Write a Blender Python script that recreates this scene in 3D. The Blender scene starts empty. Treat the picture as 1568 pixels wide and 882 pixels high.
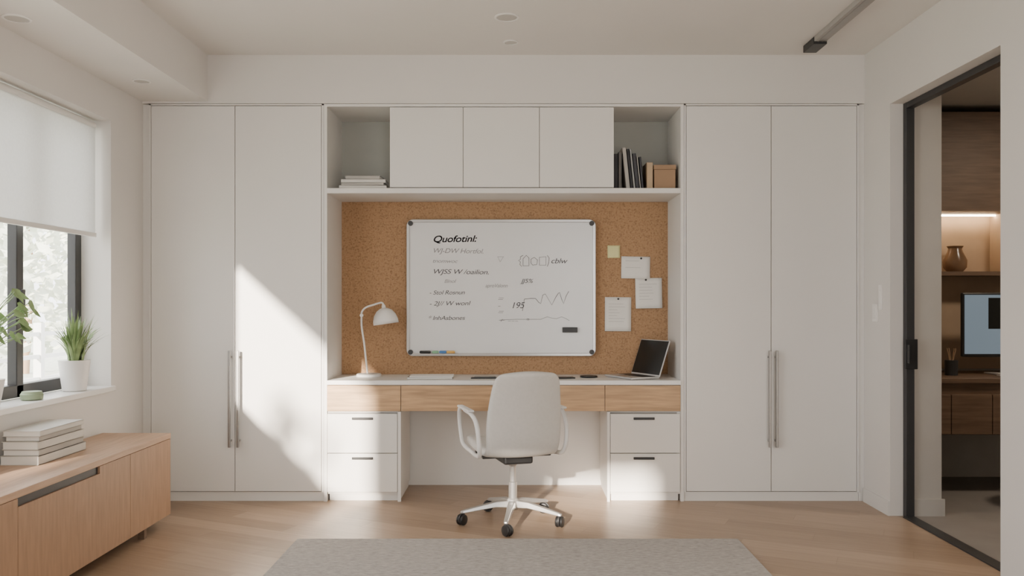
import bpy, bmesh, math, random
from mathutils import Vector, Matrix
random.seed(7)
C = bpy.context.scene.collection
# ---------------------------------------------------------------- materials
def mat(name, col, rough=0.5, metal=0.0, noise=0.0, nscale=8.0, bump=0.0, bscale=200.0, emit=None, estr=0.0, stretch=None, spec=None):
    m = bpy.data.materials.new(name); m.use_nodes = True
    nt = m.node_tree; b = nt.nodes["Principled BSDF"]
    b.inputs["Base Color"].default_value = (*col, 1)
    b.inputs["Roughness"].default_value = rough
    b.inputs["Metallic"].default_value = metal
    if spec is not None: b.inputs["Specular IOR Level"].default_value = spec
    tc = nt.nodes.new("ShaderNodeTexCoord")
    mp = nt.nodes.new("ShaderNodeMapping")
    nt.links.new(tc.outputs["Object"], mp.inputs[0])
    if stretch: mp.inputs["Scale"].default_value = stretch
    if noise > 0:
        n = nt.nodes.new("ShaderNodeTexNoise"); n.inputs["Scale"].default_value = nscale
        n.inputs["Detail"].default_value = 6
        nt.links.new(mp.outputs[0], n.inputs["Vector"])
        r = nt.nodes.new("ShaderNodeValToRGB")
        lo = [max(0, c*(1-noise)) for c in col]; hi = [min(1, c*(1+noise)) for c in col]
        r.color_ramp.elements[0].position = 0.3; r.color_ramp.elements[1].position = 0.7
        r.color_ramp.elements[0].color = (*lo, 1); r.color_ramp.elements[1].color = (*hi, 1)
        nt.links.new(n.outputs["Fac"], r.inputs[0]); nt.links.new(r.outputs[0], b.inputs["Base Color"])
    if bump > 0:
        n2 = nt.nodes.new("ShaderNodeTexNoise"); n2.inputs["Scale"].default_value = bscale
        nt.links.new(mp.outputs[0], n2.inputs["Vector"])
        bp = nt.nodes.new("ShaderNodeBump"); bp.inputs["Strength"].default_value = bump; bp.inputs["Distance"].default_value = 0.002
        nt.links.new(n2.outputs["Fac"], bp.inputs["Height"]); nt.links.new(bp.outputs[0], b.inputs["Normal"])
    if emit:
        b.inputs["Emission Color"].default_value = (*emit, 1); b.inputs["Emission Strength"].default_value = estr
    return m

M_wall = mat("wall_paint", (0.715, 0.69, 0.66), 0.9, noise=0.015, nscale=2, bump=0.05)
M_ceil = mat("ceiling_paint", (0.735, 0.71, 0.68), 0.95, noise=0.01, nscale=2)
M_cab = mat("cabinet_lacquer", (0.745, 0.725, 0.695), 0.5, noise=0.01, nscale=3)
M_gap = mat("cabinet_shadow_gap", (0.26, 0.25, 0.24), 0.8, noise=0.02)
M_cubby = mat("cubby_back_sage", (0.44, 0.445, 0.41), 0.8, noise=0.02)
M_desk = mat("desk_white_laminate", (0.82, 0.81, 0.79), 0.3, noise=0.01)
M_wood = mat("drawer_oak", (0.50, 0.32, 0.175), 0.5, noise=0.25, nscale=4, stretch=(1, 8, 14), bump=0.05)
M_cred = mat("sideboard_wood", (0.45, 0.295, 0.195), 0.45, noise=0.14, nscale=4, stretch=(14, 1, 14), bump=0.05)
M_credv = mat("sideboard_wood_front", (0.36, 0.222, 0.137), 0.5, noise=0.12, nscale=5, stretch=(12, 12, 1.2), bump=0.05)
M_dark = mat("dark_metal", (0.03, 0.03, 0.032), 0.45, noise=0.05)
M_black = mat("black_plastic", (0.015, 0.015, 0.016), 0.4, noise=0.05)
M_steel = mat("brushed_steel", (0.34, 0.33, 0.32), 0.35, metal=0.8, noise=0.04, nscale=40)
M_rail = mat("track_grey", (0.36, 0.345, 0.33), 0.6, noise=0.04, nscale=40)
M_chrome = mat("satin_aluminium", (0.50, 0.49, 0.48), 0.3, metal=0.7, noise=0.02)
M_chair = mat("chair_upholstery", (0.58, 0.56, 0.53), 0.75, noise=0.03, nscale=60, bump=0.15, bscale=500)
M_charm = mat("chair_arm_white", (0.70, 0.69, 0.675), 0.4, noise=0.01)
M_white = mat("white_enamel", (0.80, 0.785, 0.76), 0.35, noise=0.01)
M_board = mat("whiteboard_surface", (0.76, 0.765, 0.77), 0.22, noise=0.01)
M_ink = mat("marker_ink", (0.06, 0.06, 0.07), 0.7, noise=0.05)
M_ink2 = mat("marker_ink_light", (0.28, 0.28, 0.29), 0.7, noise=0.05)
M_paper = mat("paper", (0.80, 0.78, 0.74), 0.9, noise=0.02)
M_pink = mat("pencil_text", (0.5, 0.48, 0.46), 0.9, noise=0.02)
M_yel = mat("sticky_yellow", (0.72, 0.70, 0.36), 0.9, noise=0.03)
M_pot = mat("ceramic_white", (0.82, 0.80, 0.78), 0.4, noise=0.02)
M_soil = mat("soil", (0.07, 0.045, 0.03), 1, noise=0.3, nscale=60)
M_leaf = mat("leaf_green", (0.22, 0.31, 0.13), 0.5, noise=0.4, nscale=14)
M_leaf2 = mat("leaf_pothos", (0.26, 0.38, 0.17), 0.45, noise=0.3, nscale=20)
M_leaf_haze = mat("tree_leaf_haze", (0.66, 0.69, 0.58), 0.9, noise=0.15, nscale=4)  # bright outdoor haze painted into the leaves as a paler colour
M_sage = mat("candle_sage", (0.27, 0.34, 0.22), 0.6, noise=0.05)
M_kraft = mat("kraft_card", (0.34, 0.22, 0.135), 0.85, noise=0.05)
M_brownwood = mat("dark_walnut", (0.15, 0.095, 0.062), 0.5, noise=0.2, nscale=5, stretch=(1, 8, 12))
M_tan = mat("backsplash_tan", (0.42, 0.31, 0.215), 0.7, noise=0.05)
M_greyw = mat("study_wall_paint", (0.50, 0.48, 0.45), 0.9, noise=0.02)
M_floor2 = mat("study_floor_grey", (0.24, 0.22, 0.205), 0.6, noise=0.08, nscale=4)
M_led = mat("led_strip", (1, 0.8, 0.55), 0.5, emit=(1, 0.76, 0.50), estr=45)
M_ext = mat("exterior_render", (0.74, 0.74, 0.72), 0.9, noise=0.05)
M_extg = mat("exterior_ground", (0.55, 0.57, 0.50), 1, noise=0.2)
M_screen = mat("laptop_screen", (0.012, 0.014, 0.014), 0.25, noise=0.05)
M_mscreen = mat("monitor_screen", (0.10, 0.14, 0.18), 0.3, emit=(0.40, 0.50, 0.60), estr=0.32)
M_alu = mat("laptop_aluminium", (0.62, 0.62, 0.62), 0.35, metal=0.5, noise=0.02)
M_lens = mat("downlight_lens", (0.50, 0.48, 0.45), 0.5, noise=0.02)

def mat_cork():
    m = bpy.data.materials.new("cork"); m.use_nodes = True; nt = m.node_tree; b = nt.nodes["Principled BSDF"]
    b.inputs["Roughness"].default_value = 0.95
    tc = nt.nodes.new("ShaderNodeTexCoord")
    v = nt.nodes.new("ShaderNodeTexVoronoi"); v.inputs["Scale"].default_value = 120
    n = nt.nodes.new("ShaderNodeTexNoise"); n.inputs["Scale"].default_value = 85; n.inputs["Detail"].default_value = 8; n.inputs["Roughness"].default_value = 0.65
    for t in (v, n): nt.links.new(tc.outputs["Object"], t.inputs["Vector"])
    r = nt.nodes.new("ShaderNodeValToRGB"); e = r.color_ramp.elements
    e[0].position = 0.28; e[0].color = (0.20, 0.11, 0.055, 1)
    e[1].position = 0.70; e[1].color = (0.47, 0.295, 0.165, 1)
    e2 = r.color_ramp.elements.new(0.42); e2.color = (0.38, 0.225, 0.12, 1)
    nt.links.new(n.outputs["Fac"], r.inputs[0])
    r2 = nt.nodes.new("ShaderNodeValToRGB"); r2.color_ramp.elements[0].color = (0.66, 0.64, 0.62, 1); r2.color_ramp.elements[1].color = (1, 1, 1, 1)
    r2.color_ramp.elements[0].position = 0.08; r2.color_ramp.elements[1].position = 0.3
    sep = nt.nodes.new("ShaderNodeSeparateColor"); nt.links.new(v.outputs["Color"], sep.inputs[0]); nt.links.new(sep.outputs[0], r2.inputs[0])
    mx = nt.nodes.new("ShaderNodeMix"); mx.data_type = 'RGBA'; mx.blend_type = 'MULTIPLY'; mx.inputs[0].default_value = 0.7
    nt.links.new(r.outputs[0], mx.inputs[6]); nt.links.new(r2.outputs[0], mx.inputs[7]); nt.links.new(mx.outputs[2], b.inputs["Base Color"])
    return m
M_cork = mat_cork()

def mat_floor():
    m = bpy.data.materials.new("oak_floorboards"); m.use_nodes = True; nt = m.node_tree; b = nt.nodes["Principled BSDF"]
    N = nt.nodes.new; L = nt.links.new
    tc = N("ShaderNodeTexCoord"); sp = N("ShaderNodeSeparateXYZ"); L(tc.outputs["Object"], sp.inputs[0])
    def math_(op, a, b_=None):
        n = N("ShaderNodeMath"); n.operation = op
        for i, q in enumerate((a, b_)):
            if q is None: continue
            if isinstance(q, (int, float)): n.inputs[i].default_value = q
            else: L(q, n.inputs[i])
        return n.outputs[0]
    v = math_('ADD', math_('MULTIPLY', sp.outputs[0], 0.42), math_('MULTIPLY', sp.outputs[1], 0.907))
    u = math_('SUBTRACT', math_('MULTIPLY', sp.outputs[0], 0.907), math_('MULTIPLY', sp.outputs[1], 0.42))
    vb = math_('DIVIDE', v, 0.13)
    row = math_('FLOOR', vb); fr = math_('FRACT', vb)
    ub = math_('ADD', math_('DIVIDE', u, 1.3), math_('MULTIPLY', row, 0.37))
    col = math_('FLOOR', ub); fu = math_('FRACT', ub)
    cmb = N("ShaderNodeCombineXYZ"); L(row, cmb.inputs[0]); L(col, cmb.inputs[1])
    wn = N("ShaderNodeTexWhiteNoise"); wn.noise_dimensions = '2D'; L(cmb.outputs[0], wn.inputs["Vector"])
    cmb2 = N("ShaderNodeCombineXYZ"); L(math_('MULTIPLY', u, 2.0), cmb2.inputs[0]); L(math_('MULTIPLY', vb, 3), cmb2.inputs[1]); L(row, cmb2.inputs[2])
    gr = N("ShaderNodeTexNoise"); gr.inputs["Scale"].default_value = 2.0; gr.inputs["Detail"].default_value = 6; L(cmb2.outputs[0], gr.inputs["Vector"])
    f = math_('ADD', math_('MULTIPLY', wn.outputs["Value"], 0.4), math_('MULTIPLY', gr.outputs["Fac"], 0.6))
    r = N("ShaderNodeValToRGB"); e = r.color_ramp.elements
    e[0].position = 0.2; e[0].color = (0.275, 0.188, 0.122, 1); e[1].position = 0.8; e[1].color = (0.42, 0.305, 0.215, 1)
    L(f, r.inputs[0])
    edge = math_('MAXIMUM', math_('LESS_THAN', fr, 0.025), math_('LESS_THAN', fu, 0.002))
    mx = N("ShaderNodeMix"); mx.data_type = 'RGBA'; L(math_('MULTIPLY', edge, 0.45), mx.inputs[0]); L(r.outputs[0], mx.inputs[6]); mx.inputs[7].default_value = (0.2, 0.13, 0.08, 1)
    L(mx.outputs[2], b.inputs["Base Color"]); b.inputs["Roughness"].default_value = 0.36
    return m
M_floor = mat_floor()

def mat_rug():
    m = bpy.data.materials.new("woven_rug"); m.use_nodes = True; nt = m.node_tree; b = nt.nodes["Principled BSDF"]
    tc = nt.nodes.new("ShaderNodeTexCoord"); mp = nt.nodes.new("ShaderNodeMapping"); mp.inputs["Scale"].default_value = (5, 14, 1)
    nt.links.new(tc.outputs["Object"], mp.inputs[0])
    n = nt.nodes.new("ShaderNodeTexNoise"); n.inputs["Scale"].default_value = 5; n.inputs["Detail"].default_value = 12; n.inputs["Roughness"].default_value = 0.75
    nt.links.new(mp.outputs[0], n.inputs["Vector"])
    r = nt.nodes.new("ShaderNodeValToRGB"); r.color_ramp.elements[0].position = .32; r.color_ramp.elements[1].position = .68
    r.color_ramp.elements[0].color = (0.26, 0.245, 0.23, 1); r.color_ramp.elements[1].color = (0.52, 0.49, 0.46, 1)
    nt.links.new(n.outputs["Fac"], r.inputs[0]); nt.links.new(r.outputs[0], b.inputs["Base Color"])
    bp = nt.nodes.new("ShaderNodeBump"); bp.inputs["Strength"].default_value = 0.5; bp.inputs["Distance"].default_value = 0.005
    nt.links.new(n.outputs["Fac"], bp.inputs["Height"]); nt.links.new(bp.outputs[0], b.inputs["Normal"])
    b.inputs["Roughness"].default_value = 1
    return m
M_rug = mat_rug()

def mat_glass():
    m = bpy.data.materials.new("window_glass"); m.use_nodes = True; nt = m.node_tree
    for n in list(nt.nodes): nt.nodes.remove(n)
    o = nt.nodes.new("ShaderNodeOutputMaterial"); t = nt.nodes.new("ShaderNodeBsdfTransparent"); g = nt.nodes.new("ShaderNodeBsdfGlossy")
    g.inputs["Roughness"].default_value = 0.02; mx = nt.nodes.new("ShaderNodeMixShader"); mx.inputs[0].default_value = 0.06
    nt.links.new(t.outputs[0], mx.inputs[1]); nt.links.new(g.outputs[0], mx.inputs[2]); nt.links.new(mx.outputs[0], o.inputs[0])
    return m
M_glass = mat_glass()
def mat_blind():
    m = bpy.data.materials.new("blind_fabric"); m.use_nodes = True; nt = m.node_tree
    for n in list(nt.nodes): nt.nodes.remove(n)
    o = nt.nodes.new("ShaderNodeOutputMaterial"); d = nt.nodes.new("ShaderNodeBsdfDiffuse"); t = nt.nodes.new("ShaderNodeBsdfTranslucent")
    tc = nt.nodes.new("ShaderNodeTexCoord"); w = nt.nodes.new("ShaderNodeTexNoise"); w.inputs["Scale"].default_value = 90
    nt.links.new(tc.outputs["Object"], w.inputs["Vector"])
    r = nt.nodes.new("ShaderNodeValToRGB"); r.color_ramp.elements[0].color = (0.78, 0.78, 0.77, 1); r.color_ramp.elements[1].color = (0.88, 0.88, 0.87, 1)
    nt.links.new(w.outputs["Fac"], r.inputs[0]); nt.links.new(r.outputs[0], d.inputs[0]); nt.links.new(r.outputs[0], t.inputs[0])
    mx = nt.nodes.new("ShaderNodeMixShader"); mx.inputs[0].default_value = 0.5
    nt.links.new(d.outputs[0], mx.inputs[1]); nt.links.new(t.outputs[0], mx.inputs[2]); nt.links.new(mx.outputs[0], o.inputs[0])
    return m
M_blind = mat_blind()

# ---------------------------------------------------------------- helpers
def empty(name, loc=(0, 0, 0), rotz=0):
    e = bpy.data.objects.new(name, None); e.empty_display_size = 0.1; e.location = loc; e.rotation_euler = (0, 0, rotz); C.objects.link(e); return e
def finish(name, bm, mats, parent=None, smooth=False, bevel=0, loc=None, rot=None):
    me = bpy.data.meshes.new(name); bm.normal_update(); bm.to_mesh(me); bm.free()
    if not isinstance(mats, (list, tuple)): mats = [mats]
    for m in mats: me.materials.append(m)
    o = bpy.data.objects.new(name, me); C.objects.link(o)
    if parent: o.parent = parent
    if loc: o.location = loc
    if rot: o.rotation_euler = rot
    if smooth:
        for p in me.polygons: p.use_smooth = True
    if bevel:
        b = o.modifiers.new("bevel", 'BEVEL'); b.width = bevel; b.segments = 2; b.limit_method = 'ANGLE'
    return o
def addbox(bm, x0, x1, y0, y1, z0, z1, mi=0):
    v = [bm.verts.new((x, y, z)) for z in (z0, z1) for y in (y0, y1) for x in (x0, x1)]
    for f in ((0, 2, 3, 1), (4, 5, 7, 6), (0, 1, 5, 4), (2, 6, 7, 3), (0, 4, 6, 2), (1, 3, 7, 5)):
        fc = bm.faces.new([v[i] for i in f]); fc.material_index = mi
def box(name, x0, x1, y0, y1, z0, z1, m, parent=None, bevel=0, loc=None, rot=None):
    bm = bmesh.new(); addbox(bm, x0, x1, y0, y1, z0, z1); return finish(name, bm, m, parent, bevel=bevel, loc=loc, rot=rot)
def boxes(name, L, m, parent=None, bevel=0):
    bm = bmesh.new()
    for b in L: addbox(bm, *b)
    return finish(name, bm, m, parent, bevel=bevel)
def lathe(name, prof, m, parent=None, seg=40, loc=(0, 0, 0), rot=None, caps=True):
    bm = bmesh.new(); rings = []
    for r, z in prof:
        rings.append([bm.verts.new((r*math.cos(2*math.pi*i/seg), r*math.sin(2*math.pi*i/seg), z)) for i in range(seg)])
    for a, b in zip(rings, rings[1:]):
        for i in range(seg):
            bm.faces.new((a[i], a[(i+1) % seg], b[(i+1) % seg], b[i]))
    if caps:
        bm.faces.new(rings[0][::-1]); bm.faces.new(rings[-1])
    o = finish(name, bm, m, parent, smooth=True, loc=loc, rot=rot)
    md = o.modifiers.new("es", 'EDGE_SPLIT'); md.split_angle = math.radians(40)
    return o
def tube(name, pts, r, m, parent=None, closed=False, bez=True, res=8):
    cu = bpy.data.curves.new(name, 'CURVE'); cu.dimensions = '3D'; cu.bevel_depth = r; cu.bevel_resolution = 4; cu.use_fill_caps = True
    if bez:
        s = cu.splines.new('BEZIER'); s.bezier_points.add(len(pts)-1)
        for p, q in zip(s.bezier_points, pts):
            p.co = q; p.handle_left_type = p.handle_right_type = 'AUTO'
        s.resolution_u = res
    else:
        s = cu.splines.new('POLY'); s.points.add(len(pts)-1)
        for p, q in zip(s.points, pts): p.co = (*q, 1)
    s.use_cyclic_u = closed
    cu.materials.append(m)
    o = bpy.data.objects.new(name, cu); C.objects.link(o)
    if parent: o.parent = parent
    return o
def text(name, s, x, z, size, m, parent, y, shear=0.2, width=None):
    cu = bpy.data.curves.new(name, 'FONT'); cu.body = s; cu.size = size; cu.shear = shear; cu.extrude = 0.0004
    cu.space_character = 0.95; cu.materials.append(m)
    o = bpy.data.objects.new(name, cu); C.objects.link(o); o.parent = parent
    o.location = (x, y, z); o.rotation_euler = (math.pi/2, random.uniform(-.015, .015), 0)
    if width:
        bpy.context.view_layer.update(); w = o.dimensions.x
        if w > 0: o.scale.x = width/w
    return o

# ---------------------------------------------------------------- room shell
XL, XR, YB, YF, ZC = -2.354, 2.198, 0.62, -7.5, 2.814
RX0, RX1 = 0.45, 2.0
box("floor", XL-0.3, 2.29, YF-0.2, YB+0.1, -0.1, 0, M_floor)
box("ceiling", XL-0.3, 2.32, YF-0.2, YB+0.1, ZC, ZC+0.12, M_ceil)
box("wall_back", XL-0.3, 2.26, YB, YB+0.12, 0, ZC, M_wall)
WL0 = XL-0.25
boxes("wall_left", [
    (WL0, XL, -0.41, YB, 0, ZC), (WL0, XL, -1.80, -0.41, 2.31, ZC), (WL0, XL, -1.80, -0.41, 0, 0.74),
    (WL0, XL, -2.00, -1.80, 0, ZC),
    (WL0, XL, -5.60, -2.00, 2.31, ZC), (WL0, XL, -5.60, -2.00, 1.02, 1.20), (WL0, XL, -2.15, -2.00, 0.60, 1.02), (WL0, XL, -5.60, -2.00, 0, 0.66), (WL0, XL, YF, -5.60, 0, ZC)], M_wall)  # unseen openings added for the sun patch and a lower sun streak
boxes("wall_right", [(XR, 2.274, -0.36, YB, 0, ZC), (XR, 2.32, -1.485, -0.36, 2.42, ZC), (XR, 2.32, YF, -1.485, 0, ZC)], M_wall)
boxes("wall_rear", [(XL, XR, YF-0.12, YF, 2.6, ZC), (XL, XR, YF-0.12, YF, 0, 0.1), (XL, -2.15, YF-0.12, YF, 0.1, 2.6), (-2.15, -1.40, YF-0.12, YF, 0.1, 2.02), (-2.15, -1.40, YF-0.12, YF, 2.36, 2.6),  # high unseen opening added to sun the right drawers and knee space
                    (-1.40, RX0, YF-0.12, YF, 0.1, 2.6), (RX1, XR, YF-0.12, YF, 0.1, 2.6)], M_wall)
box("ceiling_bulkhead", XL, XR, 0.0, YB, 2.508, ZC, M_wall)
box("ceiling_beam", XL, -1.942, YF, 0.0, 2.52, ZC, M_ceil)
box("baseboard_right", XR-0.012, XR, -0.36, -0.002, 0, 0.085, M_cab)
box("baseboard_left", XL, XL+0.012, -3.4, -0.002, 0, 0.085, M_cab)

# window 1
w = empty("window_1")
GX = XL-0.171
boxes("frame", [(GX-0.05, GX, -0.475, -0.41, 0.77, 2.31), (GX-0.05, GX, -1.80, -0.41, 0.77, 0.835), (GX-0.05, GX, -1.80, -0.41, 2.25, 2.31),
                (GX-0.05, GX, -1.80, -1.74, 0.77, 2.31), (GX-0.05, GX, -1.045, -0.985, 0.77, 2.31)], M_dark, w, bevel=0.004)
box("pane", GX-0.03, GX-0.025, -1.75, -0.46, 0.80, 2.28, M_glass, w)
box("handle", GX, GX+0.02, -1.03, -1.0, 1.2, 1.32, M_dark, w, bevel=0.004)
box("trim_1", GX, XL+0.03, -1.80, -0.41, 0.74, 0.77, M_white, None, bevel=0.004)
b = empty("roller_blind")
box("fabric", XL-0.078, XL-0.075, -1.79, -0.445, 1.65, 2.28, M_blind, b)
box("bottom_bar", XL-0.085, XL-0.068, -1.79, -0.44, 1.63, 1.655, M_white, b, bevel=0.003)
lathe("roller", [(0.025, -1.79), (0.025, -0.44)], M_white, b, rot=(-math.pi/2, 0, 0), loc=(XL-0.095, 0, 2.275), seg=20)
w = empty("added_sun_window")  # unseen window added to throw the sun patch onto the left wardrobe
boxes("frame", [(GX-0.05, GX, -5.6, -2.0, 1.20, 1.25), (GX-0.05, GX, -5.6, -2.0, 2.26, 2.31), (GX-0.05, GX, -2.05, -2.0, 1.2, 2.31), (GX-0.05, GX, -5.6, -5.55, 1.2, 2.31)], M_dark, w)
w = empty("added_fill_window")  # unseen rear window added as fill, set to keep sun off the rug
boxes("frame", [(RX0, RX1, YF-0.08, YF-0.03, 0.1, 0.16), (RX0, RX1, YF-0.08, YF-0.03, 2.54, 2.6), (1.2, 1.26, YF-0.08, YF-0.03, 0.1, 2.6),
                (RX0, RX0+0.06, YF-0.08, YF-0.03, 0.1, 2.6), (RX1-0.06, RX1, YF-0.08, YF-0.03, 0.1, 2.6)], M_dark, w)
# exterior
box("exterior_ground", -30, WL0-0.01, -20, 30, -0.4, -0.12, M_extg)
box("added_sun_blocker", WL0-0.62, WL0, -1.93, -1.83, -0.12, 3.0, M_ext)  # unseen fin added to block the sun from the blinded window
r = empty("balcony_railing")
bm = bmesh.new()
for k in range(6): addbox(bm, -3.63, -3.60, -1.5, 5, 0.15+k*0.17, 0.18+k*0.17)
for k in range(6): addbox(bm, -3.65, -3.59, -1.5+k*1.28, -1.45+k*1.28, -0.12, 1.10)
finish("rails", bm, M_ext, r)
def tree(name, x, y, h, R, n, smin=.09, smax=.17):
    e = empty(name, (x, y, -0.12))
    tube("trunk", [(0, 0, 0), (0.05, 0.05, h*0.4), (0, 0, h*0.75)], 0.03+h*.008, M_kraft, e)
    bm = bmesh.new()
    for i in range(n):
        a, bb = random.uniform(0, 6.28), random.uniform(-1, 1); rr = R*random.random()**.4
        c = Vector((rr*math.cos(a)*math.sqrt(1-bb*bb), rr*math.sin(a)*math.sqrt(1-bb*bb), h*0.62+rr*bb*1.2))
        u = Vector((random.gauss(0, 1), random.gauss(0, 1), random.gauss(0, 1))).normalized(); v = u.orthogonal().normalized()
        s = random.uniform(smin, smax)
        bm.faces.new([bm.verts.new(c+u*s), bm.verts.new(c+v*s*.5), bm.verts.new(c-u*s), bm.verts.new(c-v*s*.5)])
    finish("foliage", bm, M_leaf_haze, e)
tree("garden_tree", -8, 7.5, 3.6, 1.6, 1000)
tree("garden_tree.001", -7.2, 4.4, 2.2, 0.9, 500)
tree("garden_tree.002", -9.5, 11.0, 4.6, 2.0, 1300)
tree("garden_tree.003", -3.75, -7.6, 3.95, 0.40, 55, .07, .15)

# ---------------------------------------------------------------- wardrobes
def wardrobe(name, x0, xm, x1, hx):
    e = empty(name, ((x0+x1)/2, 0, 0)); ox = -(x0+x1)/2
    box("carcass", x0+ox, x1+ox, 0.021, 0.60, 0.061, 2.505, M_gap, e)
    box("plinth", x0+ox, x1+ox, 0.015, 0.60, 0, 0.058, M_cab, e)
    boxes("frame", [(x0+ox, x0+ox+0.012, 0.001, 0.021, 0.058, 2.505), (x1+ox-0.012, x1+ox, 0.001, 0.021, 0.058, 2.505), (x0+ox, x1+ox, 0.001, 0.021, 2.496, 2.505)], M_cab, e)
    box("door_leaf_1", x0+ox+0.015, xm+ox-0.002, 0, 0.02, 0.064, 2.492, M_cab, e, bevel=0.001)
    box("door_leaf_2", xm+ox+0.002, x1+ox-0.015, 0, 0.02, 0.064, 2.492, M_cab, e, bevel=0.001)
    for i, h in enumerate(hx):
        box("pull_bar_%d" % (i+1), h+ox-0.008, h+ox+0.008, -0.04, -0.026, 0.345, 0.952, M_steel, e, bevel=0.003)
        boxes("pull_post_%d" % (i+1), [(h+ox-0.006, h+ox+0.006, -0.028, 0.0, z, z+0.012) for z in (0.38, 0.905)], M_steel, e)
wardrobe("wardrobe", -2.313, -1.770, -1.212, (-1.795, -1.742))
wardrobe("wardrobe.001", 1.060, 1.609, 2.162, (1.592, 1.636))
box("trim_2", XL, -2.315, 0.012, 0.60, 0, 2.505, M_cab)
box("trim_3", 2.164, XR, 0.012, 0.60, 0, 2.505, M_cab)

# ---------------------------------------------------------------- built in desk unit
NX0, NX1, NB = -1.190, 1.038, 0.45
box("trim_4", -1.210, NX0, 0.0, 0.60, 0, 2.505, M_cab)
box("trim_5", NX1, 1.058, 0.0, 0.60, 0, 2.505, M_cab)
box("niche_back_panel", NX0, NX1, NB+0.030, NB+0.045, 0, 2.505, M_cab)
d = empty("built_in_desk")
box("desktop", NX0, NX1, -0.012, NB+0.028, 0.735, 0.763, M_desk, d, bevel=0.002)
box("drawer_rail_core", NX0+0.003, NX1-0.003, 0.012, 0.43, 0.572, 0.733, M_cab, d)
for i, (a, c) in enumerate(((NX0+0.002, -0.726), (-0.722, 0.558), (0.562, NX1-0.002))):
    box("oak_drawer_%d" % (i+1), a, c, -0.006, 0.014, 0.570, 0.731, M_wood, d, bevel=0.0015)
for k, (a, c, hc) in enumerate(((NX0, -0.724, -0.965), (0.572, NX1, 0.806))):
    box("pedestal_%d" % (k+1), a+0.003, c, 0.012, 0.45, 0.045, 0.566, M_cab, d)
    box("pedestal_plinth_%d" % (k+1), a+0.01, c-0.01, 0.03, 0.45, 0, 0.047, M_cab, d)
    box("pedestal_gap_%d" % (k+1), a+0.006, c-0.022, 0.009, 0.0125, 0.056, 0.560, M_gap, d)
    if k == 0: box("pedestal_side_1", c-0.02, c, -0.006, 0.012, 0.0, 0.566, M_cab, d)
    else: box("pedestal_side_2", a+0.003, a+0.02, -0.006, 0.012, 0.0, 0.566, M_cab, d)
    f0, f1 = (a+0.004, c-0.023) if k == 0 else (a+0.023, c-0.004)
    for j, (z0, z1) in enumerate(((0.060, 0.302), (0.307, 0.552))):
        box("drawer_front_%d_%d" % (k+1, j+1), f0, f1, -0.008, 0.010, z0, z1, M_cab, d, bevel=0.0015)
        boxes("drawer_pull_%d_%d" % (k+1, j+1), [(hc-0.066, hc+0.066, -0.018, -0.008, z1-0.036, z1-0.021)], M_black, d, bevel=0.002)
oc = empty("overhead_cabinet")
box("shelf_board", NX0, NX1, -0.006, NB+0.028, 1.941, 1.974, M_cab, oc, bevel=0.002)
box("top_board", NX0, NX1, 0.0, NB+0.028, 2.488, 2.505, M_cab, oc)
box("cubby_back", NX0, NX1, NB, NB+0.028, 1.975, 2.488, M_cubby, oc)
box("case", -0.794, 0.617, 0.022, NB, 1.974, 2.488, M_cab, oc)
for i, (a, c) in enumerate(((-0.794, -0.3345), (-0.3315, 0.1465), (0.1495, 0.617))):
    box("flap_door_%d" % (i+1), a, c, 0.0, 0.020, 1.980, 2.484, M_cab, oc, bevel=0.0015)
box("case_gap", -0.79, 0.613, 0.0195, 0.0225, 1.978, 2.486, M_gap, oc)
cb = box("cork_board", NX0, NX1, NB-0.003, NB+0.0285, 0.7635, 1.9405, M_cork)

# ---------------------------------------------------------------- whiteboard
wb = empty("whiteboard")
bx0, bx1, bz0, bz1, by = -0.742, 0.542, 0.890, 1.818, 0.405
def roundrect(x0, x1, z0, z1, r, n=6):
    pts = []
    for cx, cz, a0 in ((x1-r, z1-r, 0), (x0+r, z1-r, 90), (x0+r, z0+r, 180), (x1-r, z0+r, 270)):
        for k in range(n+1):
            a = math.radians(a0+90*k/n); pts.append((cx+r*math.cos(a), cz+r*math.sin(a)))
    return pts
def slab(name, pts, y0, y1, m, parent):
    bm = bmesh.new(); A = [bm.verts.new((x, y0, z)) for x, z in pts]; B = [bm.verts.new((x, y1, z)) for x, z in pts]
    bm.faces.new(A[::-1]) ; bm.faces.new(B)
    for i in range(len(pts)): j = (i+1) % len(pts); bm.faces.new((A[i], A[j], B[j], B[i]))
    bmesh.ops.recalc_face_normals(bm, faces=bm.faces)
    return finish(name, bm, m, parent)
def ringslab(name, o, i_, y0, y1, m, parent):
    bm = bmesh.new(); n = len(o)
    V = [[bm.verts.new((x, y, z)) for x, z in P] for P in (o, i_) for y in (y0, y1)]
    for i in range(n):
        j = (i+1) % n
        for a, b_ in ((0, 1), (1, 3), (3, 2), (2, 0)):
            bm.faces.new((V[a][i], V[a][j], V[b_][j], V[b_][i]))
    bmesh.ops.recalc_face_normals(bm, faces=bm.faces)
    return finish(name, bm, m, parent, bevel=0.003)
slab("panel", roundrect(bx0+0.01, bx1-0.01, bz0+0.01, bz1-0.01, 0.02), by+0.008, NB-0.004, M_board, wb)
ringslab("frame", roundrect(bx0, bx1, bz0, bz1, 0.045), roundrect(bx0+0.020, bx1-0.020, bz0+0.020, bz1-0.020, 0.028), by-0.003, NB-0.006, M_chrome, wb)
for i, (x, z) in enumerate(((bx0+.027, bz0+.027), (bx1-.027, bz0+.027), (bx0+.027, bz1-.027), (bx1-.027, bz1-.027))):
    lathe("corner_cap_%d" % (i+1), [(0.017, 0), (0.017, 0.012)], M_dark, wb, loc=(x, by-0.004, z), rot=(-math.pi/2, 0, 0), seg=20)
yt = by+0.0072
def bx(px): return (px-790)/225.4
def bz(py): return 1.25-(py-464)/225.4
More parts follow.
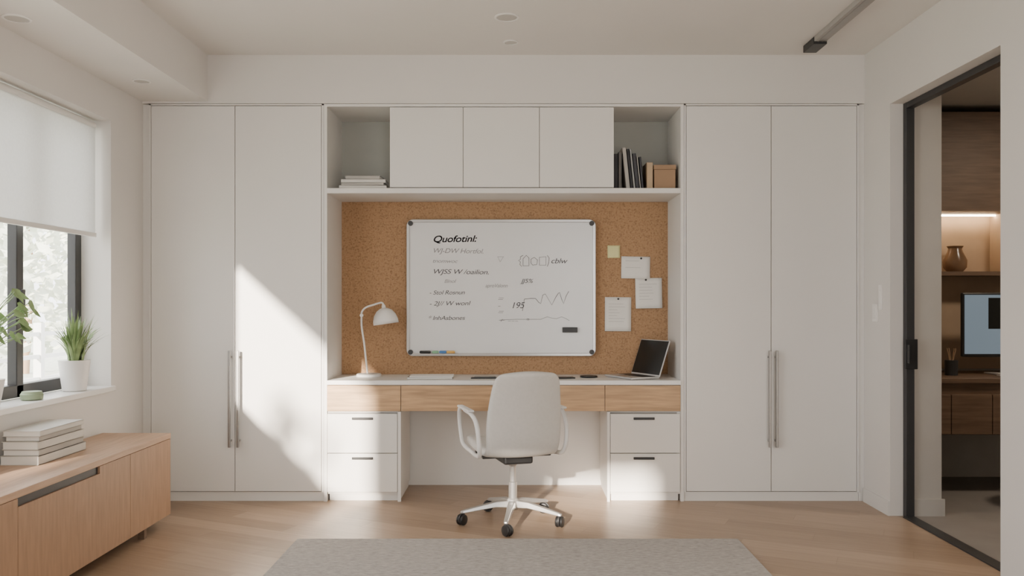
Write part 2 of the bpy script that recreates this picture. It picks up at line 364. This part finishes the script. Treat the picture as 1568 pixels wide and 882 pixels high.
lines = [("Quofotinl:", 662, 371, .062, M_ink, 66), ("Quofotinl:", 662.5, 371, .062, M_ink, 66), ("Quofotinl:", 662.25, 370.4, .062, M_ink, 66), ("WJ-DW Hortfol.", 662, 387, .045, M_ink2, 76), ("tnomwoc", 662, 402, .034, M_ink2, 38),
         ("WJSS W /oailion.", 662, 419, .045, M_ink, 84), ("Blnol", 680, 433, .034, M_ink2, 18), ("- Stol Rosnun", 657, 451, .040, M_ink, 54),
         ("- 2J// W wonl", 657, 468, .042, M_ink, 63), ("* lnhAsbones", 655, 490, .040, M_ink, 56), ("cblw", 843, 403, .050, M_ink, 25),
         ("JJ5%", 798, 433, .040, M_ink, 20), ("aproValonn", 743, 440, .036, M_ink2, 34), ("195", 782, 472, .058, M_ink, 19),
         ("=\n-\n=", 761, 461, .045, M_ink2, 9), ("+ ---", 761, 493, .034, M_ink2, 30)]
for i, (s, px, py, sz, m_, wd) in enumerate(lines):
    random.seed(100+i if i > 2 else 100)
    text("writing_%02d" % i, s, bx(px), bz(py), sz, m_, wb, yt, width=wd/225.4, shear=.28)
random.seed(11)
def scrib(name, P, m=M_ink, closed=False):
    return tube(name, [(bx(a), yt, bz(b_)) for a, b_ in P], 0.0016, m, wb, closed=closed, bez=False)
scrib("triangle", [(762, 393), (771, 393), (766, 401)], M_ink2, True)
scrib("bracket_1", [(801, 391), (797, 393), (797, 397), (794, 399), (797, 401), (796, 405), (799, 408)])
scrib("shape_1", [(801, 407), (801, 396), (806, 391), (810, 395), (810, 407)], closed=True)
scrib("shape_2", [(813, 403), (813, 397), (818, 394), (823, 398), (822, 405), (816, 406)], closed=True)
scrib("shape_3", [(826, 394), (836, 393), (836, 406), (826, 406)], closed=True)
scrib("bracket_2", [(838, 391), (841, 395), (840, 403), (838, 408)])
scrib("graph", [(800, 476), (803, 458), (813, 457), (820, 457), (825, 463), (828, 465), (831, 452), (835, 450), (845, 467), (851, 455), (855, 449), (857, 448), (860, 458), (863, 465), (867, 453), (871, 446)])
scrib("graph_low", [(765, 490), (790, 489), (808, 489), (828, 489), (838, 485), (845, 487), (852, 488), (860, 485), (867, 488), (872, 491)], M_ink2)
scrib("graph_dot", [(807, 488), (810, 488), (810, 490), (807, 490)], closed=True)
box("magnetic_eraser", bx(861), bx(884), by-0.018, by+0.008, bz(509), bz(501), M_black, wb, bevel=0.003)
box("tray", bx(641), bx(700), by-0.022, by, bz(543), bz(541), M_chrome, wb)
mk = [(643, 660, M_black), (662, 672, mat("marker_green", (0.25, 0.5, 0.3), .5, noise=.05)), (673, 684, mat("marker_blue", (0.08, 0.22, 0.5), .5, noise=.05)), (684, 697, mat("marker_orange", (0.75, 0.45, 0.12), .5, noise=.05))]
for i, (a, c, m_) in enumerate(mk):
    lathe("marker_%d" % (i+1), [(0.004, bx(a)), (0.0095, bx(a)+.006), (0.0095, bx(c)-.006), (0.006, bx(c))], m_, wb, rot=(0, math.pi/2, 0), loc=(0, by-0.012, bz(541)+0.0098), seg=16)

# notes
def note(name, x0, x1, z0, z1, m, nlines, pin, rot=0.0, y=0.440):
    cx, cz = (x0+x1)/2, (z0+z1)/2
    e = empty(name, (cx, y, cz)); e.rotation_euler = (0, rot, 0)
    bm = bmesh.new(); n = 6; W, H = x1-x0, z1-z0
    g = [[bm.verts.new((-W/2+W*i/n, -0.006*max(0, (1-j/n)-.4)**2*4, -H/2+H*j/n)) for i in range(n+1)] for j in range(n+1)]
    for j in range(n):
        for i in range(n): bm.faces.new((g[j][i], g[j][i+1], g[j+1][i+1], g[j+1][i]))
    o = finish("sheet", bm, m, e, smooth=True); s = o.modifiers.new("s", 'SOLIDIFY'); s.thickness = 0.0015; s.offset = -1
    if nlines:
        bm = bmesh.new()
        for k in range(nlines):
            zz = H/2-H*(0.2+0.6*k/max(1, nlines)); w_ = W*random.uniform(.3, .7); yy = -0.006*max(0, (1-(zz+H/2)/H)-.4)**2*4
            addbox(bm, -W*.36, -W*.36+w_, yy-0.0022, yy-0.0014, zz-0.0012, zz+0.0012)
        finish("text_lines", bm, M_pink, e)
    if pin:
        lathe("pin", [(0.003, 0), (0.006, 0.004), (0.007, 0.010), (0.004, 0.012)], M_dark, e, loc=(pin[0], -0.001, H/2-0.012), rot=(math.pi/2, 0, 0), seg=14)
note("sticky_note", .625, .710, 1.558, 1.643, M_yel, 0, None)
note("paper_note", .719, .915, 1.417, 1.567, M_paper, 2, (0.035, 0), 0.02)
note("paper_note.001", .815, .996, 1.214, 1.420, M_paper, 6, (-0.02, 0), -0.015, y=0.434)
note("paper_note.002", .607, .786, 1.058, 1.290, M_paper, 7, (0, 0), 0.01)

# ---------------------------------------------------------------- desk lamp
lp = empty("desk_lamp", (-0.978, 0.30, 0.7635))
lathe("base", [(0.083, 0), (0.083, 0.012), (0.078, 0.017), (0.012, 0.019)], M_white, lp)
tube("stem", [(-0.010, 0, 0.015), (-0.030, 0, 0.20), (-0.050, 0, 0.39), (-0.040, 0, 0.44), (0.04, 0, 0.478), (0.080, 0, 0.49)], 0.0065, M_white, lp)
sh = lathe("shade", [(0.084, -0.078), (0.083, -0.052), (0.072, -0.018), (0.052, 0.010), (0.026, 0.026), (0.012, 0.030)], M_white, lp, loc=(0.103, 0, 0.425), rot=(0, math.radians(-8), 0), caps=False)
s = sh.modifiers.new("s", 'SOLIDIFY'); s.thickness = 0.003
lathe("cap", [(0.015, 0.02), (0.013, 0.045), (0.006, 0.055)], M_white, lp, loc=(0.103, 0, 0.425), rot=(0, math.radians(-8), 0), seg=20)
tube("neck", [(0.080, 0, 0.490), (0.09, 0, 0.486), (0.097, 0, 0.473)], 0.0065, M_white, lp)
lathe("elbow_joint", [(0.011, -0.01), (0.011, 0.01)], M_white, lp, loc=(-0.049, 0, 0.405), rot=(math.pi/2, 0, 0), seg=18)
lathe("bulb", [(0.006, 0.03), (0.02, 0.015), (0.028, -0.01), (0.02, -0.035), (0.005, -0.042)], M_pot, lp, loc=(0.103, 0, 0.42), seg=18)

# ---------------------------------------------------------------- laptop
ang = math.atan2(-0.892, 0.452)
lt = empty("laptop", (0.851, 0.24, 0.7635), ang)
LW = 0.157
box("base", -LW, LW, -0.215, 0, 0.002, 0.014, M_alu, lt, bevel=0.003)
boxes("feet", [(x-.01, x+.01, y-.01, y+.01, 0, 0.003) for x in (-.13, .13) for y in (-.19, -.03)], M_black, lt)
box("keyboard", -LW+0.02, LW-0.02, -0.115, -0.02, 0.0135, 0.0155, M_black, lt)
box("trackpad", -0.05, 0.05, -0.20, -0.125, 0.0138, 0.0145, M_steel, lt)
sc = empty("screen_hinge", (0, 0, 0.012)); sc.parent = lt; sc.rotation_euler = (math.radians(-20), 0, 0)
box("lid", -LW, LW, -0.003, 0.005, 0, 0.245, M_alu, sc, bevel=0.002)
box("display", -LW+0.005, LW-0.005, -0.0045, -0.0028, 0.010, 0.239, M_screen, sc)

# small desk things
nb = empty("notebook", (-0.555, 0.17, 0.7635), 0.04)
box("cover", -0.145, 0.145, -0.085, 0.085, 0, 0.012, M_steel, nb, bevel=0.002)
box("pages", -0.143, 0.143, -0.088, 0.082, 0.002, 0.010, M_paper, nb)
box("magazine", -0.13, 0.15, -0.075, 0.08, 0.0122, 0.018, M_paper, nb)
tp = empty("pencil_tray", (-0.20, 0.14, 0.7635))
box("tray_base", -0.09, 0.09, -0.035, 0.035, 0, 0.006, M_dark, tp, bevel=0.002)
lathe("pen", [(0.002, -0.07), (0.004, -0.06), (0.004, 0.07)], M_steel, tp, loc=(0, 0, 0.010), rot=(0, math.pi/2, 0), seg=12)
lathe("coaster", [(0.055, 0), (0.058, 0.004), (0.056, 0.010), (0.02, 0.011)], M_black, loc=(0.478, 0.22, 0.7635))
sp_ = empty("smartphone", (0.318, 0.14, 0.7635), 0.2)
box("body", -0.06, 0.06, -0.035, 0.035, 0, 0.008, M_black, sp_, bevel=0.003)
box("camera_bump", -0.05, -0.03, -0.02, 0.015, 0.0079, 0.0095, M_dark, sp_, bevel=0.0005)

# ---------------------------------------------------------------- books
bmats = [mat("book_%d" % i, c, 0.7, noise=0.04) for i, c in enumerate([(0.03, 0.03, 0.035), (0.30, 0.30, 0.30), (0.62, 0.60, 0.56), (0.05, 0.05, 0.06), (0.12, 0.115, 0.11), (0.40, 0.38, 0.35), (0.46, 0.34, 0.22)])]
def book(e, name, W, T, H, cover, M=Matrix.Identity(4)):
    bm = bmesh.new()
    addbox(bm, 0, 0.002, 0, W, 0, H); addbox(bm, T-0.002, T, 0, W, 0, H); addbox(bm, 0, T, 0, 0.002, 0, H)
    addbox(bm, 0.002, T-0.002, 0.002, W-0.004, 0.003, H-0.003, 1)
    bm.transform(M); return finish(name, bm, [cover, M_paper], e)
rb = empty("row_of_books", (0.620, 0.05, 1.9745))
x = 0.0
for i, (T, H, ci, tilt) in enumerate(((.030, .225, 0, 0), (.022, .235, 4, 0), (.026, .262, 5, -6), (.016, .255, 0, -6), (.014, .255, 1, -6), (.022, .225, 3, -6), (.010, .210, 5, -6), (.014, .205, 3, -5))):
    t = math.radians(tilt)
    Mx = Matrix.Translation((x, 0.0, 0.0))
    if tilt: Mx = Matrix.Translation((x+0.026, 0, T*math.sin(-t))) @ Matrix.Rotation(t, 4, 'Y')
    book(rb, "book_%d" % (i+1), 0.17, T, H, bmats[ci], Mx); x += T+0.002
book(rb, "book_tan", 0.17, .040, .170, bmats[6], Matrix.Translation((0.212, 0, 0)))
sb = empty("storage_box", (0.945, 0.14, 1.9745))
box("body", -0.065, 0.070, -0.09, 0.09, 0, 0.125, M_kraft, sb, bevel=0.002)
box("lid", -0.068, 0.073, -0.093, 0.093, 0.126, 0.155, M_kraft, sb, bevel=0.002)
st = empty("stack_of_books", (-0.97, 0.12, 1.9745))
z = 0
for i, (W, D_, T, ci, rz) in enumerate(((.30, .20, .020, 2, .02), (.27, .19, .016, 5, -.03), (.28, .18, .022, 2, .03), (.22, .16, .024, 5, -.04))):
    Mx = Matrix.Rotation(rz, 4, 'Z') @ Matrix.Translation((-W/2, -D_/2, z+T)) @ Matrix.Rotation(math.pi/2, 4, 'Y')
    bk = book(st, "book_%d" % (i+1), D_, T, W, bmats[ci], Mx); z += T+0.001

# ---------------------------------------------------------------- sideboard
s_ = empty("sideboard", (0, 0, 0))
sx0, sx1, sy0, sy1 = XL+0.016, -1.95, -3.0, -0.545
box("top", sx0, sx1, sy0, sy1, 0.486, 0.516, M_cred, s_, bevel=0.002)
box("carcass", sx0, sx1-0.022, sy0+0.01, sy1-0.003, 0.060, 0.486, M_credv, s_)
yy = [-0.548, -1.043, -2.004, -2.998]
for i in range(3):
    y1_, y0_ = yy[i]-0.0015, yy[i+1]+0.0015
    if i == 1:
        boxes("drawer_front_2", [(sx1-0.021, sx1-0.001, y0_, y1_, 0.060, 0.450), (sx1-0.021, sx1-0.001, -1.355, y1_, 0.450, 0.484)], M_credv, s_)
        box("finger_slot", sx1-0.0215, sx1-0.012, y0_, -1.355, 0.450, 0.484, M_dark, s_)
    else:
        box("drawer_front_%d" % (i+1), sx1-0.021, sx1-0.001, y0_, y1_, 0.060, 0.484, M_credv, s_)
for i, (x, y) in enumerate(((sx1-0.03, -0.84), (sx0+0.04, -0.84), (sx1-0.03, -2.8), (sx0+0.04, -2.8))):
    box("leg_%d" % (i+1), x-0.016, x+0.016, y-0.016, y+0.016, 0, 0.061, M_brownwood, s_)
st = empty("stack_of_books.001", (-2.245, -1.29, 0.5165))
z = 0
for i, (W, D_, T, rz) in enumerate(((.175, .42, .040, 0), (.165, .40, .026, .012), (.165, .40, .036, -.01), (.155, .38, .022, .015), (.170, .40, .024, .02))):
    Mx = Matrix.Rotation(rz+math.pi/2, 4, 'Z') @ Matrix.Translation((-D_/2, -W/2, z+T)) @ Matrix.Rotation(math.pi/2, 4, 'Y')
    book(st, "book_%d" % (i+1), W, T, D_, bmats[5] if i % 2 else bmats[2], Mx); z += T+0.001

# ---------------------------------------------------------------- plants / sill things
def blade_plant(name, loc, n, hmin, hmax, potprof):
    e = empty(name, loc); lathe("pot", potprof, M_pot, e)
    H = potprof[-1][1]; R = potprof[-2][0]
    lathe("soil", [(R*0.9, H-0.03), (R*0.9, H-0.012)], M_soil, e, seg=24)
    bm = bmesh.new()
    for i in range(n):
        a = random.uniform(0, 6.283); lean = random.uniform(.05, .95); h = random.uniform(hmin, hmax)*(1-.3*lean); w_ = random.uniform(.005, .009)
        d_ = Vector((math.cos(a), math.sin(a), 0)); sd = Vector((-d_.y, d_.x, 0)); prev = None
        base = d_*random.uniform(0, R*.6)+Vector((0, 0, H-0.014)); K = 8
        for k in range(K+1):
            t = k/K; p = base+d_*(lean*h*(0.35*t+0.65*t**2.2)*.95)+Vector((0, 0, h*(t-0.28*lean*t**2.5)))
            if p.x < 0: p.x *= 0.45
            ww = w_*math.sin(math.pi*min(1, .25+.75*t)) + 0.0004
            cur = (bm.verts.new(p-sd*ww), bm.verts.new(p+d_*ww*.35), bm.verts.new(p+sd*ww))
            if prev:
                bm.faces.new((prev[0], prev[1], cur[1], cur[0])); bm.faces.new((prev[1], prev[2], cur[2], cur[1]))
            prev = cur
    finish("leaves", bm, M_leaf, e, smooth=True); return e
blade_plant("potted_spider_plant", (-2.415, -0.70, 0.7705), 110, 0.20, 0.32, [(0.055, 0), (0.060, 0.004), (0.080, 0.160), (0.081, 0.168), (0.074, 0.167)])
e = empty("potted_pothos", (-2.42, -1.45, 0.7705))
lathe("pot", [(0.05, 0), (0.07, 0.12), (0.072, 0.13), (0.062, 0.13)], M_pot, e)
bm = bmesh.new()
for i in range(20):
    a = random.uniform(0.2, 2.9); L_ = random.uniform(.10, .38); h = random.uniform(.18, .42)
    tip = Vector((L_*math.cos(a)*.25, L_*math.sin(a), .12+h))
    tip.x = max(-0.02, min(0.12, tip.x+.03))
    tube("stem_%02d" % i, [(0, 0, .12), (tip.x*.3, tip.y*.25, .12+h*.7), tuple(tip)], 0.002, M_leaf2, e)
    s = random.uniform(.026, .042); fwd = Vector((random.uniform(0, .5), random.uniform(.2, 1), random.uniform(-.9, -.1))).normalized(); sd = fwd.cross(Vector((1, 0, .6))).normalized(); up = sd.cross(fwd)
    out = [(-.1, 0), (-.25, .45), (.15, .75), (.8, .6), (1.5, .25), (1.9, 0), (1.5, -.25), (.8, -.6), (.15, -.75), (-.25, -.45)]
    c = bm.verts.new(tip+fwd*s*.7-up*s*.15); ring = [bm.verts.new(tip+fwd*s*u*.9+sd*s*v+up*s*abs(v)*.25) for u, v in out]
    for k in range(len(ring)): bm.faces.new((c, ring[k], ring[(k+1) % len(ring)]))
finish("leaves", bm, M_leaf2, e, smooth=True)
cd = empty("jar_candle", (-2.40, -1.13, 0.7705))
lathe("jar", [(0.042, 0), (0.050, 0.004), (0.052, 0.028), (0.046, 0.036)], M_sage, cd)
lathe("lid", [(0.046, 0.036), (0.044, 0.042), (0.02, 0.044)], M_sage, cd)

# ---------------------------------------------------------------- rug
box("area_rug", -1.150, 1.167, -3.3, -0.877, 0.0, 0.012, M_rug, bevel=0.003)

# ---------------------------------------------------------------- office chair
ch = empty("office_chair", (-0.018, -0.50, 0), math.radians(17))
prof = [(.225, .415, .13), (.232, .430, .19), (.215, .442, .225), (.15, .446, .232), (.05, .440, .235), (-.05, .430, .232), (-.13, .416, .218),
        (-.185, .422, .205), (-.215, .462, .209), (-.232, .54, .213), (-.245, .61, .211), (-.258, .68, .205), (-.274, .75, .196), (-.290, .81, .188), (-.302, .852, .178), (-.309, .884, .148)]
bm = bmesh.new(); rows = []; nu = 12
for k, (y, z, hw) in enumerate(prof):
    p0 = Vector(prof[max(0, k-1)][:2]); p1 = Vector(prof[min(len(prof)-1, k+1)][:2]); t = (p1-p0).normalized(); nrm = Vector((-t.y, t.x))
    if nrm.x < 0 and k > 7: nrm = -nrm
    if k <= 7 and nrm.y < 0: nrm = -nrm
    back = min(1, max(0, (k-6)/4)); c = 0.012*(1-back)+0.040*back
    drop = 0.022*max(0, (k-12)/3)
    rows.append([bm.verts.new((hw*u, y+nrm.x*c*u*u, z+nrm.y*c*u*u-drop*u*u)) for u in [(-1+2*i/nu) for i in range(nu+1)]])
for a, b_ in zip(rows, rows[1:]):
    for i in range(nu): bm.faces.new((a[i], b_[i], b_[i+1], a[i+1]))
o = finish("seat_and_back_shell", bm, M_chair, ch, smooth=True)
s = o.modifiers.new("s", 'SOLIDIFY'); s.thickness = 0.050; s.offset = 0
s = o.modifiers.new("sub", 'SUBSURF'); s.levels = 2; s.render_levels = 2
for sgn, nm in ((-1, "left"), (1, "right")):
    x = sgn*0.258
    tube("arm_loop_" + nm, [(x, .13, .440), (x, .185, .49), (x*1.03, .195, .60), (x*1.05, .15, .645), (x*1.05, 0, .645), (x*1.03, -.10, .635), (x, -.165, .60), (x*.98, -.20, .52), (x*.94, -.18, .43), (x*.90, -.10, .405), (x*.91, .04, .41)], 0.0125, M_charm, ch, closed=True)
    box("arm_pad_" + nm, x*1.05-0.019, x*1.05+0.019, -.11, .16, .648, .662, M_charm, ch, bevel=0.007)
box("mechanism", -0.085, 0.085, -0.12, 0.12, 0.350, 0.396, M_black, ch, bevel=0.012)
boxes("seat_rails", [(-.20, .20, -.09, -.06, .385, .402), (-.20, .20, .06, .09, .385, .412)], M_black, ch, bevel=0.004)
tube("tilt_lever", [(.06, .02, .375), (.18, .03, .372), (.21, .03, .370)], 0.006, M_dark, ch)
lathe("gas_column", [(0.024, 0.10), (0.024, 0.23), (0.018, 0.235), (0.018, 0.32), (0.03, 0.335), (0.034, 0.36)], M_chrome, ch, seg=24)
lathe("hub", [(0.030, 0.075), (0.040, 0.085), (0.038, 0.125), (0.026, 0.140)], M_chrome, ch, seg=24)
for k in range(5):
    a = math.radians(-97+72*k-17); c, s_n = math.cos(a), math.sin(a); R = .285
    bm = bmesh.new(); secs = []
    for t, zc, hh, hw in ((0.02, .108, .020, .024), (.10, .108, .016, .021), (.20, .090, .012, .017), (.285, .074, .009, .014), (.30, .070, .006, .010)):
        secs.append([bm.verts.new((t*c-v*s_n, t*s_n+v*c, zc+w_)) for v, w_ in ((-hw, -hh), (hw, -hh), (hw*.8, hh), (-hw*.8, hh))])
    for p, q in zip(secs, secs[1:]):
        for i in range(4): bm.faces.new((p[i], p[(i+1) % 4], q[(i+1) % 4], q[i]))
    bm.faces.new(secs[0][::-1]); bm.faces.new(secs[-1]); bmesh.ops.recalc_face_normals(bm, faces=bm.faces)
    finish("base_leg_%d" % (k+1), bm, M_chrome, ch, bevel=0.004)
    ce = empty("caster_%d" % (k+1), (R*c, R*s_n, 0), a+random.uniform(-.9, .9)+1.57); ce.parent = ch
    lathe("stem", [(0.006, 0.045), (0.006, 0.072)], M_dark, ce, seg=12)
    for sg in (-1, 1):
        lathe("wheel_%d" % ((sg+3)//2), [(0.018, -0.009), (0.028, -0.007), (0.031, 0), (0.028, 0.007), (0.018, 0.009)], M_black, ce, loc=(0.012, sg*0.013, 0.031), rot=(math.pi/2, 0, 0), seg=24)
    lathe("hood", [(0.031, -0.004), (0.031, 0.004)], M_dark, ce, loc=(0.010, 0, 0.036), rot=(math.pi/2, 0, 0), seg=20)

# ---------------------------------------------------------------- ceiling fittings
def downlight(name, x, y, z, r):
    e = empty(name, (x, y, z))
    lathe("bezel", [(r*.82, -0.001), (r*.85, -0.006), (r, -0.004), (r, 0)], M_white, e, caps=False)
    lathe("lens", [(r*.84, -0.003), (r*.84, -0.001)], M_lens, e)
downlight("recessed_downlight", -0.05, -0.70, ZC, 0.068)
downlight("recessed_downlight.001", -0.03, -0.26, ZC, 0.045)
downlight("recessed_downlight.002", -2.14, -0.49, 2.52, 0.05)
downlight("recessed_downlight.003", -2.225, -1.55, 2.52, 0.06)
tl = empty("track_light", (1.785, 0, ZC))
box("rail", -0.036, 0.036, -3.2, -0.20, -0.030, 0, M_rail, tl, bevel=0.002)
box("slot", -0.016, 0.016, -3.2, -0.36, -0.032, -0.028, M_steel, tl)
box("end_spot", -0.040, 0.040, -0.37, -0.19, -0.045, -0.002, M_black, tl, bevel=0.003)

sw = empty("light_switch", (XR, -0.165, 1.19))
box("plate", -0.008, 0, -0.035, 0.035, -0.055, 0.055, M_white, sw, bevel=0.002)
box("rocker", -0.012, -0.007, -0.018, 0.018, -0.035, 0.035, M_white, sw, bevel=0.001)
sw = empty("light_switch.001", (XR, -0.235, 1.285))
box("plate", -0.008, 0, -0.02, 0.02, -0.075, 0.075, M_white, sw, bevel=0.002)
box("rocker", -0.012, -0.007, -0.01, 0.01, -0.04, 0.04, M_white, sw, bevel=0.001)

# ---------------------------------------------------------------- sliding door + study beyond
dr = empty("door_1")
boxes("frame", [(2.274, 2.322, -0.402, -0.361, 0.0, 2.42), (2.274, 2.322, -1.484, -0.402, 2.385, 2.419)], M_dark, dr, bevel=0.002)
box("floor_track", 2.255, 2.322, -1.484, -0.402, 0.0, 0.008, M_dark, dr)
boxes("handle", [(2.262, 2.334, -0.417, -0.402, 0.865, 1.04), (2.268, 2.278, -0.445, -0.417, 0.90, 1.01)], M_black, dr, bevel=0.003)
box("floor_study", 2.29, 5.0, -3.0, 0.95, -0.1, 0.0, M_floor2)
box("ceiling_study", 2.32, 5.0, -3.0, 0.95, 2.60, 2.70, M_greyw)
boxes("wall_study", [(2.276, 2.50, -0.36, 0.85, 0, 2.60), (2.50, 5.0, 0.75, 0.85, 0, 2.60), (4.9, 5.0, -3, 0.75, 0, 2.60), (2.32, 4.9, -3.1, -3.0, 0, 2.60)], M_greyw)
box("baseboard_study", 2.324, 2.515, -0.372, -0.36, 0, 0.10, M_greyw)
box("study_upper_cabinet", 2.51, 4.89, 0.42, 0.749, 1.876, 2.55, M_brownwood)
box("wall_backsplash", 2.51, 4.89, 0.735, 0.749, 0.78, 1.876, M_tan)
box("wall_shelf", 2.51, 4.89, 0.50, 0.735, 1.44, 1.468, M_brownwood)
box("shelf_upright", 3.40, 3.43, 0.50, 0.735, 1.468, 1.876, M_tan)
box("led_strip_light", 2.55, 4.85, 0.66, 0.675, 1.866, 1.876, M_led)
k = empty("study_desk")
box("top", 2.51, 4.6, 0.10, 0.735, 0.735, 0.765, M_brownwood, k, bevel=0.002)
box("drawer_box", 2.53, 3.6, 0.13, 0.70, 0.40, 0.735, M_brownwood, k)
boxes("drawer_fronts", [(2.54+i*0.265, 2.80+i*0.265, 0.112, 0.13, 0.405, 0.66) for i in range(4)], M_brownwood, k, bevel=0.002)
boxes("legs", [(2.53, 2.57, 0.15, 0.65, 0, 0.40), (4.54, 4.58, 0.15, 0.65, 0, 0.735)], M_dark, k)
mo = empty("desktop_monitor", (3.345, 0.40, 0.7655), 0.0)
box("casing", -0.325, 0.325, -0.01, 0.02, 0.12, 0.555, M_black, mo, bevel=0.008)
box("screen", -0.310, 0.310, -0.0125, -0.0095, 0.140, 0.540, M_mscreen, mo)
box("open_window", -0.15, 0.20, -0.0138, -0.012, 0.31, 0.52, M_screen, mo)
box("stand_neck", -0.03, 0.03, 0.02, 0.05, 0.0, 0.30, M_alu, mo)
box("stand_foot", -0.12, 0.12, -0.06, 0.10, 0.0, 0.01, M_alu, mo, bevel=0.003)
va = empty("glass_vase", (3.08, 0.60, 1.4685))
lathe("vessel", [(0.05, 0), (0.075, 0.03), (0.078, 0.08), (0.05, 0.14), (0.045, 0.165), (0.055, 0.18)], mat("amber_glass", (0.20, 0.12, 0.07), 0.2, noise=.1), va)
pc = empty("pencil_cup", (2.93, 0.36, 0.7655))
lathe("cup", [(0.04, 0), (0.042, 0.10)], M_dark, pc, seg=24)
for i in range(4):
    a = i*1.6; tube("pencil_%d" % i, [(0.01*math.cos(a), .01*math.sin(a), .09), (0.03*math.cos(a), .03*math.sin(a), .18)], 0.0035, M_kraft, pc, bez=False)
box("paper_stack", 3.20, 3.45, 0.13, 0.30, 0.7655, 0.785, M_paper, None, bevel=0.002)
tc_ = empty("study_chair", (3.30, -0.24, 0), 0.5)
lathe("seat", [(0.18, .44), (.22, .46), (.22, .49), (.17, .51)], M_black, tc_)
box("backrest", -0.2, 0.2, -0.235, -0.20, .55, .70, M_black, tc_, bevel=0.015)
box("back_support", -0.02, 0.02, -0.225, -0.19, .46, .60, M_black, tc_)
lathe("column", [(0.022, .06), (.022, .44)], M_dark, tc_, seg=16)
for i in range(5):
    a = i*1.2566; tube("foot_%d" % i, [(0, 0, .09), (.14*math.cos(a), .14*math.sin(a), .075), (.27*math.cos(a), .27*math.sin(a), .03)], 0.014, M_dark, tc_)
    lathe("wheel_%d" % i, [(0.022, -.012), (.022, .012)], M_black, tc_, loc=(.27*math.cos(a), .27*math.sin(a), .022), rot=(math.pi/2, 0, a), seg=16)

# ---------------------------------------------------------------- lights
W = bpy.data.worlds.new("sky"); bpy.context.scene.world = W; W.use_nodes = True
bg = W.node_tree.nodes["Background"]; bg.inputs[0].default_value = (0.98, 0.98, 0.98, 1); bg.inputs[1].default_value = 6.6
sl = bpy.data.lights.new("sun", 'SUN'); sl.energy = 25; sl.angle = math.radians(1.4); sl.color = (1, 0.88, 0.74)
so = bpy.data.objects.new("sun", sl); C.objects.link(so); so.location = (-5, -10, 5)
so.rotation_euler = Vector((0.3, 1.0, -0.288)).to_track_quat('-Z', 'Y').to_euler()
def portal(name, loc, rot, sx, sy):
    l = bpy.data.lights.new(name, 'AREA'); l.shape = 'RECTANGLE'; l.size = sx; l.size_y = sy; l.cycles.is_portal = True
    o = bpy.data.objects.new(name, l); C.objects.link(o); o.location = loc; o.rotation_euler = rot; return o
portal("window_portal_1", (GX-0.06, -1.1, 1.5), (0, -math.pi/2, 0), 1.55, 1.40)
portal("added_sun_portal", (GX-0.06, -3.8, 1.49), (0, -math.pi/2, 0), 1.66, 3.6)
portal("added_fill_portal", ((RX0+RX1)/2, YF-0.13, 1.35), (math.pi/2, 0, 0), RX1-RX0, 2.5)
l = bpy.data.lights.new("study_added_fill", 'AREA'); l.shape = 'DISK'; l.size = 0.3; l.energy = 24; l.color = (1, 0.84, 0.66)  # made-up fill added so the study reads; no fitting belongs here
o = bpy.data.objects.new("study_added_fill", l); C.objects.link(o); o.location = (3.6, -0.9, 2.59)

# ---------------------------------------------------------------- camera
cam = bpy.data.cameras.new("camera"); co = bpy.data.objects.new("camera", cam); C.objects.link(co)
co.location = (0, -5.3, 1.25); co.rotation_euler = (math.pi/2, 0, 0)
cam.sensor_width = 36; cam.lens = 29.57; cam.shift_x = -0.0038; cam.shift_y = 0.0147; cam.clip_start = 0.05
bpy.context.scene.camera = co
